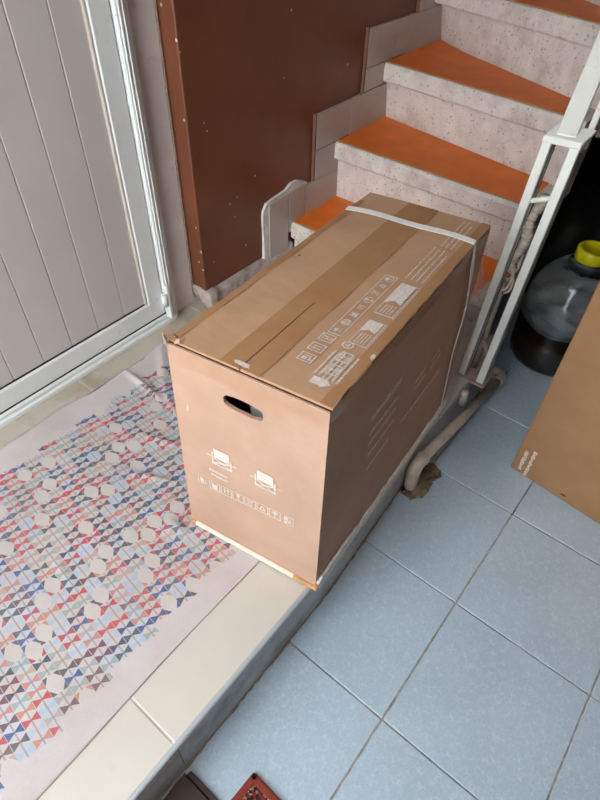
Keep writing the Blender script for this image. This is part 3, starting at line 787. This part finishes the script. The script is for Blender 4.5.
# two labels with a solid head
for (pa, pb, wv, headf) in (((360, 346), (375.5, 329.5), 0.036, 0.45), ((386, 317), (408, 292), 0.040, 0.62)):
    a, b = tl(pa), tl(pb); vm = (a[1]+b[1])/2; hv2 = wv/WT/2
    A, B, C = (a[0]-0.015, vm-hv2), (b[0]+0.015, vm-hv2), (a[0]-0.015, vm+hv2)
    P = frame(0.03)+[[(1-headf, 0.22), (1-headf+0.08, 0.6), (1-headf-0.04, 0.97), (0.98, 0.97), (0.98, 0.22)]]
    for k in range(4): P += place(text_line(8), (0.06, 0.28+0.15*k), ((1-headf)-0.06, 0.28+0.15*k), (0.06, 0.37+0.15*k))
    P += place(text_line(16), (0.04, 0.06), (0.96, 0.06), (0.04, 0.15))
    prnt(place(P, A, B, C), TOP, NTOP, ZP, name='printed_label')
# fine lines of text toward the back
for (pa, pb, nl) in (((409, 283), (443, 253), 4), ((441, 250), (471, 225), 3)):
    a, b = tl(pa), tl(pb); vm = (a[1]+b[1])/2
    polys = []
    for k in range(nl):
        vv = vm+(k-nl/2)*0.0115/WT; polys += place(text_line(), (a[0], vv), (b[0]-(0.03 if k == 0 else 0), vv), (a[0], vv+0.0042/WT))
    prnt(polys, TOP, NTOP, ZP, name='printed_text')
# front face
def fl(px): return uv_of(px, FRONT, NF)
WF = W_
for px in ((222, 460), (265.5, 482)):
    u, v = fl(px); a, b = 0.036/WF, 0.026/H_
    # u runs to the left on this face, so x is mirrored
    P = [rect(0.24, 0.46, 0.76, 1.0), rect(0.16, 0.06, 0.84, 0.12), rect(0.16, 0.12, 0.21, 0.72), rect(0.79, 0.12, 0.84, 0.72), thick((0.21, 0.13), (0.79, 0.44), 0.06), thick((0.21, 0.44), (0.79, 0.13), 0.06), rect(0.0, 0.44, 0.13, 0.51), rect(0.87, 0.44, 1.0, 0.51)]
    prnt(place(P, (u+a, v-b), (u-a, v-b), (u+a, v+b)), FRONT, NF, 0.0012)
u, v = fl((219, 473)); a, b = 0.024/WF, 0.004/H_
prnt(place(text_line(8, 1.6)+place(text_line(8, 1.6), (0.1, -1.6), (1.0, -1.6), (0.1, -0.7)), (u+a, v-b), (u-a, v-b), (u+a, v+b)), FRONT, NF, 0.0012, name='printed_text')
fa, fb = fl((198.5, 479)), fl((294.5, 524))
for k in range(8):
    t0, t1 = (k+0.02)/8, (k+0.95)/8
    A = (fa[0]+(fb[0]-fa[0])*t0, fa[1]+(fb[1]-fa[1])*t0-0.011/H_); B = (fa[0]+(fb[0]-fa[0])*t1, fa[1]+(fb[1]-fa[1])*t1-0.011/H_)
    P = ([rect(0, 0, 0.06, 1), rect(0, 0.92, 0.5, 1)] if k == 0 else [rect(0.94, 0, 1, 1), rect(0.2, 0.92, 1, 1), rect(0.2, 0, 1, 0.07)] if k == 7 else frame(0.07))+GL[(k+1) % 7]
    prnt(place(P, A, B, (A[0], A[1]+0.029/H_)), FRONT, NF, 0.0012)
# right face: faint blocks of writing
def rl(px): return uv_of(px, RIGHT, NR)
def side_text(pa, pb, hgt, mat='print_faint'):
    a, b = rl(pa), rl(pb)
    prnt(place(text_line(16, 0.8), a, b, (a[0], a[1]+1.35*hgt/H_)), RIGHT, NR, 0.0013, mat, 'printed_text')
side_text((370, 422), (401, 381), 0.016)
side_text((368, 436), (398, 397), 0.010); side_text((367, 446), (396, 407), 0.009); side_text((366, 457), (393, 420), 0.009); side_text((365, 470), (388, 438), 0.008)
side_text((399, 424), (438, 372), 0.013); side_text((413, 392), (424, 376), 0.012); side_text((414, 385), (424, 370), 0.010); side_text((429, 371), (440, 354), 0.012); side_text((430, 364), (439, 350), 0.010)
# strap round the far end
ta, tb_ = uv_of((347, 212), TOP, NTOP), uv_of((474, 247), TOP, NTOP)
sp = []
pts = []
a = bil((TFL, TBL, BBL, BFL), ta[0]+0.02, 1.0); b = bil((TFL, TBL, BBL, BFL), ta[0], 0.0)
sidep = Vector((0, 0, 1))
path = []
for q in range(6): t = q/6; path.append((a+(b-a)*t - NR*0.004, -NR))
for q in range(13):
    t = q/12; uu = ta[0]+(tb_[0]-ta[0])*t+0.010*math.sin(math.pi*t)+0.004*math.sin(3*math.pi*t); vv = 1.0-t
    path.append((bil(TOP, uu, vv)+Vector((0, 0, 0.0095+0.0012*math.sin(t*9)+0.006*math.sin(math.pi*t)**4*0.3)), NTOP))
ra = uv_of((439, 405), RIGHT, NR)
for q in range(1, 11):
    t = q/10; uu = tb_[0]+(ra[0]-tb_[0])*t; vv = 1-t*(1-ra[1])
    path.append((bil(RIGHT, uu, vv)+NR*(0.004+0.012*math.sin(math.pi*min(1, t*1.6))**2*0.6), NR))
bm = NB(); rows = []
for k, (p, nn) in enumerate(path):
    d = (path[min(k+1, len(path)-1)][0]-path[max(k-1, 0)][0]).normalized(); s = d.cross(nn).normalized()
    wv = 0.0095*(1 if k < 20 else 0.45)
    rows.append([bm.verts.new(p+s*x+nn*y) for x, y in ((-wv, 0), (wv, 0), (wv, 0.0012), (-wv, 0.0012))])
for A, B in zip(rows, rows[1:]):
    for q in range(4): bm.faces.new((A[q], B[q], B[(q+1) % 4], A[(q+1) % 4]))
bm.faces.new(rows[0]); bm.faces.new(rows[-1])
cpart('strap', bm, 'strap')
# scrap of clear film hanging by the strap
bm = NB(); f0 = [on_plane(px, bil(RIGHT, 0.9, 0.8)+NR*0.012, NR) for px in ((477, 262), (480, 262), (476, 286), (481, 285), (466, 297), (474, 292), (462, 310), (468, 304))]
vv_ = [bm.verts.new(p+NR*random.uniform(0, 0.01)) for p in f0]
for k in (0, 2, 4): bm.faces.new((vv_[k], vv_[k+1], vv_[k+3], vv_[k+2]))
cpart('film_scrap', bm, 'clear_film')

# ------------------------------------------------------------------ second carton standing on the floor
c2 = tag(empty('standing_carton', (0.49, 0.077, 0)), 'plain brown cardboard carton standing on the blue floor tiles before the bottle', 'box')
e0 = Vector((0.492, 0.077, 0)); ey = Vector((-0.1, -1, 0)).normalized(); ex = Vector((1, -0.1, 0)).normalized()
W2, D2, H2 = 0.62, 0.2, 0.86
c8 = [e0, e0+ex*D2, e0+ex*D2+ey*W2, e0+ey*W2]
bm = NB(); hexa(bm, [p+Vector((0, 0, 0.0)) for p in c8]+[p+Vector((0, 0, H2)) for p in c8], 0.006, 3)
body2 = child_of(obj('carton_body', bm, 'cardboard_second', None, False), c2)
bm = NB()
for s0, s1 in ((0.0, 0.495), (0.505, 1.0)):
    q = [e0+ex*D2*s0, e0+ex*D2*s1, e0+ex*D2*s1+ey*W2, e0+ex*D2*s0+ey*W2]; hexa(bm, [p+Vector((0, 0, H2)) for p in q]+[p+Vector((0, 0, H2+0.005)) for p in q], 0.001)
child_of(obj('top_flap', bm, 'cardboard_second'), c2)
F2 = (e0, e0+ey*W2, e0+ey*W2+Vector((0, 0, H2)), e0+Vector((0, 0, H2)))
N2 = -ex
def line2(pa, pb, w):
    a, b = uv_of(pa, F2, N2), uv_of(pb, F2, N2); bm = NB()
    for poly in place(text_line(10, 2.2), a, b, (a[0]+w/W2, a[1])):
        bm.faces.new([bm.verts.new(bil(F2, x, y)+N2*0.001) for x, y in poly])
    child_of(obj('printed_text', bm, 'print_faint2'), c2)
simple('print_faint2', S(222, 206, 186), 0.7, 0.1, 160, 0.2)
simple("print_faint2", S(222, 206, 186), 0.7, 0.1, 160, 0.2)
line2((517.5, 467.5), (526, 449.5), 0.013); line2((522.5, 474), (534.5, 450), 0.013)
# small dent
bm = NB(); dn = on_plane((563, 495), e0, N2)
lathe(bm, [(0.010, 0), (0.006, 0.002), (0.002, 0.003)], (0, 0, 0), 14, False, True)
o = obj('torn_spot', bm, 'edge_dark', None, True); o.rotation_euler = N2.to_track_quat('Z', 'Y').to_euler(); o.scale = (0.8, 0.35, 0.3)
o.location = dn-Vector(c2.location); o.parent = c2

# ------------------------------------------------------------------ bottle
BC = Vector((1.085, 0.192, 0.001))
bt = tag(empty('plastic_demijohn', BC), 'large clear plastic demijohn with yellow screw lid, brown liquid inside, by the stairs', 'bottle')
prof = [(0.085, 0.0), (0.118, 0.004), (0.128, 0.02), (0.130, 0.06), (0.127, 0.075), (0.131, 0.09), (0.131, 0.14), (0.128, 0.15), (0.131, 0.165), (0.130, 0.23), (0.125, 0.265), (0.112, 0.30), (0.090, 0.333), (0.062, 0.360), (0.043, 0.375), (0.039, 0.385), (0.038, 0.412)]
inner = [(max(r-0.0025, 0.01), z+(0.003 if z < 0.02 else 0)) for r, z in prof]
bm = NB(); lathe(bm, prof, (0, 0, 0), 56, True, False); lathe(bm, inner, (0, 0, 0), 56, True, False)
obj('bottle_body', bm, 'clear_plastic', bt, True)
bt.scale = (1.14, 1.14, 1.06)
bm = NB(); lathe(bm, [(0.08, 0.005), (0.114, 0.008), (0.124, 0.022), (0.126, 0.06), (0.123, 0.075), (0.1265, 0.09), (0.1265, 0.125)], (0, 0, 0), 48); obj('brown_liquid', bm, 'brown_brine', bt, True)
bm = NB()
bmesh.ops.create_icosphere(bm, subdivisions=4, radius=1.0)
for v_ in bm.verts:
    d = v_.co.normalized(); r = 1+0.10*math.sin(d.x*9+d.y*5)+0.08*math.sin(d.z*11-d.y*7)+0.05*math.sin(d.x*21)
    v_.co = Vector((d.x*0.100*r, d.y*0.100*r, 0.185+d.z*0.056*r))
obj('white_bag', bm, 'white_bag', bt, True)
bm = NB()
n_ = 60; prl = [(0.041, 0.378), (0.0445, 0.381), (0.0445, 0.412), (0.042, 0.416), (0.035, 0.417), (0.033, 0.412), (0.008, 0.411)]
rings = []
for r, z in prl:
    rings.append([bm.verts.new(((r+(0.0014 if (q % 2 and 0.38 < z < 0.413 and r > 0.04) else 0))*math.cos(2*math.pi*q/n_), (r+(0.0014 if (q % 2 and 0.38 < z < 0.413 and r > 0.04) else 0))*math.sin(2*math.pi*q/n_), z)) for q in range(n_)])
for A, B in zip(rings, rings[1:]):
    for q in range(n_): bm.faces.new((A[q], A[(q+1) % n_], B[(q+1) % n_], B[q]))
bm.faces.new(rings[-1]); bm.faces.new(rings[0][::-1])
lid = obj('screw_lid', bm, 'yellow_lid', bt, True)

# ------------------------------------------------------------------ stair railing
PX = 0.575
rl_ = tag(empty('stair_railing', (PX, 0.29, H)), 'white metal stair railing post with two uprights and sloping handrail', 'railing')
def rp(name, bm, mat='white_metal'): return child_of(obj(name, bm, mat), rl_)
def channel(bm, y0, y1, z0, z1):
    L_ = lambda z: ((z-H)*0.020/0.7, -(z-H)*0.022/0.7)     # the post leans a little
    hexa(bm, [(x+L_(z)[0], y+L_(z)[1], z) for z in (z0, z1) for x, y in ((PX-0.022, y0), (PX+0.022, y0), (PX+0.022, y1), (PX-0.022, y1))], 0.002)
bm = NB(); channel(bm, 0.316, 0.337, H+0.004, 0.888); rp('upright', bm)
bm = NB(); channel(bm, 0.255, 0.277, H+0.004, 0.893); rp('upright', bm)
for y, xx in ((0.3155, -0.010), (0.2525, -0.008), (0.2525, 0.010), (0.3155, 0.014)):
    bm = NB(); y += 0.002 if y < 0.3 else 0.0
    hexa(bm, [(x+(z-H)*0.020/0.7, w-(z-H)*0.022/0.7, z) for z in (0.2, 0.88) for x, w in ((PX+xx-0.0013, y-0.0006), (PX+xx+0.0013, y-0.0006), (PX+xx+0.0013, y+0.002), (PX+xx-0.0013, y+0.002))]); rp('seam', bm, 'seal_black')
bm = NB(); hexa(bm, [(PX-0.004, 0.232, 0.890), (PX+0.044, 0.232, 0.890), (PX+0.044, 0.317, 0.886), (PX-0.004, 0.317, 0.886), (PX-0.004, 0.232, 0.904), (PX+0.044, 0.222, 0.922), (PX+0.044, 0.306, 0.916), (PX-0.004, 0.317, 0.900)], 0.002); rp('post_cap', bm)
bm = NB(); tube(bm, [(PX+0.004, 0.302, 0.752), (PX+0.004, 0.257, 0.772)], 0.006, 10); rp('cross_rod', bm)
bm = NB(); box(bm, (PX-0.03, 0.248, H-0.004), (PX+0.032, 0.345, H+0.004), 0.002); rp('base_plate', bm, 'pink_plate')
hd = Vector((0.183, 0.030, 0.173)).normalized()
a0 = Vector((0.588, 0.273, 0.900))
bm = NB(); bar(bm, a0, a0+hd*0.95, 0.042, 0.022); rp('handrail', bm)
a1 = Vector((0.615, 0.236, 0.886))
bm = NB(); bar(bm, a1, a1+hd*0.95, 0.014, 0.03); rp('side_rail', bm)
a2 = a1+Vector((0.02, -0.012, -0.075))
bm = NB(); bar(bm, a2+hd*0.1, a2+hd*0.95, 0.01, 0.012); rp('lower_rail', bm, 'dirty_metal')
bm = NB()
bar(bm, a1+hd*0.16, a2+hd*0.16, 0.006, 0.012, (1, 0, 0)); rp('rail_bracket', bm, 'white_metal')

# braided hose, thin pipe and taped wire between the uprights
hz = tag(empty('flexible_hose', (PX+0.03, 0.29, H)), 'dusty braided hose with loops hanging between the railing uprights', 'hose')
bm = NB(); P = []; Rr = []
for q in range(60):
    t = q/59; P.append((PX+0.045+0.005*math.sin(t*8), 0.303-0.018*t+0.006*math.sin(t*11), 0.545+0.21*t)); Rr.append(0.0145+0.003*math.sin(q*2.1)+0.0015*math.sin(q*0.9))
tube(bm, P, Rr, 10); child_of(obj('braided_sleeve', bm, 'cable_white', None, True), hz)
for k, rr in enumerate((0.020, 0.015)):
    bm = NB(); P = [(PX+0.035+0.004*k, 0.306-0.010*k+rr*math.cos(t*2*math.pi/20)*0.9, 0.520-0.014*k+rr*1.9*math.sin(t*2*math.pi/20)) for t in range(17)]
    tube(bm, P, 0.004, 8); child_of(obj('wire_loop', bm, 'cable_white', None, True), hz)
bm = NB(); tube(bm, [(PX+0.034, 0.309, 0.530), (PX+0.030, 0.303, 0.536), (PX+0.034, 0.297, 0.530)], 0.006, 8); child_of(obj('red_tape', bm, 'cable_red', None, True), hz)
tp = tag(empty('thin_pipe', (PX+0.02, 0.29, H)), 'thin dusty white pipe with a fitting between the railing uprights', 'pipe')
bm = NB(); tube(bm, [(PX+0.042, 0.312, H), (PX+0.040, 0.310, 0.34), (PX+0.042, 0.309, 0.505)], 0.0095, 12); child_of(obj('pipe_run', bm, 'dirty_metal', None, True), tp)
bm = NB(); tube(bm, [(PX+0.038, 0.318, 0.300), (PX+0.036, 0.302, 0.296), (PX+0.034, 0.288, 0.272), (PX+0.034, 0.283, 0.25)], 0.008, 10); child_of(obj('pipe_fitting', bm, 'dirty_metal', None, True), tp)

# ------------------------------------------------------------------ drain pipe along the landing
PYY = 0.268
A = on_plane((498, 381), (0, 0.262, 0), (0, 1, 0)); B = on_plane((423, 458), (0, 0.272, 0), (0, 1, 0))
dp = tag(empty('drain_pipe', (B.x, PYY, 0)), 'beige plastic drain pipe with elbow running along the landing riser', 'pipe')
def pp(name, bm, mat='pvc_pipe'): return child_of(obj(name, bm, mat, None, True), dp)
r_ = 0.0155
bm = NB(); tube(bm, [A, B], r_, 16); pp('pipe_run', bm)
dirn = (B-A).normalized()
fx = B+dirn*0.030
bm = NB(); tube(bm, [B, B+dirn*0.012]+arc(B+dirn*0.012+Vector((0, 0, -0.03)), (0, 0, 1), tuple(dirn), 0.03)+[fx+dirn*0.012+Vector((0, 0, -(fx.z)+0.018))], r_+0.0035, 16); pp('elbow', bm)
bm = NB(); tube(bm, [B-dirn*0.004, B+dirn*0.006], r_+0.0052, 16); pp('collar', bm)
bm = NB(); ub = A-dirn*0.014; tube(bm, [A+dirn*0.01]+[A-dirn*0.012*t/3 for t in range(4)]+arc(A-dirn*0.012+Vector((0, 0.03, 0)), (0, -1, 0), tuple(-dirn), 0.03)+[A-dirn*0.042+Vector((0, 0.05, 0))], r_+0.004, 16); pp('elbow', bm)
bm = NB(); q0 = on_plane((470, 377), (0, 0.283, 0), (0, 1, 0)); q1 = on_plane((462.5, 403), (0, 0.284, 0), (0, 1, 0))
q0.z = min(q0.z, H-0.005)
tube(bm, [q0, q0.lerp(q1, 0.3), q0.lerp(q1, 0.7)+Vector((0.001, 0, 0)), q1], [0.0105, 0.012, 0.0125, 0.0115], 14)
tag(obj('conduit_stub', bm, 'pipe_mortar', None, True), 'short mortar-spattered pipe stub below the railing post', 'pipe')

# dried dirt on the floor by the elbow
cen = on_plane((413, 484), (0, 0, 0), (0, 0, 1)); bm = NB(); ring = []; top = bm.verts.new((cen.x-0.01, cen.y-0.004, 0.017))
outline = [(399, 493), (400, 482), (406, 470), (424, 462), (432, 464), (438, 471), (440, 477), (432, 484), (428, 489), (420, 497), (411, 499)]
for px in outline:
    for jx_ in range(2):
        p = on_plane((px[0]+random.uniform(-2, 2)+jx_*1.5, px[1]+random.uniform(-2, 2)), (0, 0, 0), (0, 0, 1)); ring.append(bm.verts.new((p.x, p.y, 0.0006)))
mid = [bm.verts.new((v.co+(top.co-v.co)*0.45).xy.to_3d()+Vector((0, 0, 0.006+random.uniform(0, 0.003)))) for v in ring]
nn = len(ring)
for q in range(nn):
    r = (q+1) % nn; bm.faces.new((ring[q], ring[r], mid[r], mid[q])); bm.faces.new((mid[q], mid[r], top))
tag(obj('dirt_patch', bm, 'dirt', None, True), 'dried brown dirt patch on the floor at the drain elbow', 'dirt')

# ------------------------------------------------------------------ things at the foot of the landing
bd = tag(empty('dark_board', (-0.85, 0.1, 0)), 'dark brown wooden board lying on the floor against the landing', 'board')
bm = NB(); box(bm, (-1.25, 0.166, 0.0), (-0.682, 0.258, 0.014), 0.002); child_of(obj('board_panel', bm, 'dark_wood'), bd)
bm = NB(); box(bm, (-0.6815, 0.17, 0.0), (-0.670, 0.252, 0.011), 0.002); child_of(obj('board_edge', bm, 'dark_wood'), bd)
rg = tag(empty('small_rug', (-0.75, 0.0, 0)), 'small dark oriental rug with a red border on the floor', 'rug')
e_ = on_plane((254, 771), (0, 0, 0.01), (0, 0, 1)); d1 = Vector((-0.03, -1, 0)).normalized(); d2 = Vector((-1, 0.05, 0)).normalized()
def rugq(bm, s0, s1, t0, t1, z, bev): 
    c = [e_+d1*s+d2*t for s, t in ((s0, t0), (s1, t0), (s1, t1), (s0, t1))]
    return hexa(bm, [Vector((p.x, p.y, 0.0)) for p in c]+[Vector((p.x, p.y, z)) for p in c], bev, 2)
bm = NB(); rugq(bm, 0.012, 0.28, 0.012, 0.38, 0.007, 0.001); child_of(obj('rug_field', bm, 'rug_pattern'), rg)
bm = NB(); rugq(bm, 0, 0.296, 0, 0.016, 0.010, 0.004); rugq(bm, 0, 0.016, 0, 0.394, 0.010, 0.004); rugq(bm, 0.28, 0.296, 0, 0.394, 0.010, 0.004); rugq(bm, 0, 0.296, 0.378, 0.394, 0.010, 0.004)
child_of(obj('rug_border', bm, 'red_trim'), rg)

# ------------------------------------------------------------------ black sacks in the dark recess behind the demijohn
def sack(loc, rx, ry, rz, seed, label):
    rnd = random.Random(seed)
    root = tag(empty('plastic_sack', loc), label, 'sack')
    bm = NB(); bmesh.ops.create_icosphere(bm, subdivisions=5, radius=1.0)
    ph = [rnd.uniform(0, 6.28) for _ in range(6)]
    for v in bm.verts:
        d = v.co.normalized(); a = math.atan2(d.y, d.x)
        r = 1+0.05*math.sin(7*a+ph[0]+3*d.z)+0.035*math.sin(13*a+ph[1]-5*d.z)+0.03*math.sin(9*d.z+ph[2]+4*a)
        z = d.z
        if z < -0.55: z = -0.55-(z+0.55)*0.0
        pinch = 1.0 if z < 0.55 else 1.0-0.75*((z-0.55)/0.45)**0.8
        v.co = Vector((d.x*rx*r*pinch, d.y*ry*r*pinch, (z+0.55)*rz))
    obj('sack_body', bm, 'black_plastic', root, True)
    bm = NB(); lathe(bm, [(0.05, 1.50*rz), (0.028, 1.56*rz), (0.045, 1.66*rz), (0.03, 1.72*rz)], (0, 0, 0), 18); obj('sack_neck', bm, 'black_plastic', root, True)
sack((1.62, 0.52, 0.0), 0.30, 0.34, 0.30, 3, 'black plastic sack slumped in the dark recess under the stairs')
sack((1.72, -0.12, 0.0), 0.30, 0.29, 0.36, 5, 'tall black plastic sack on the floor behind the demijohn')
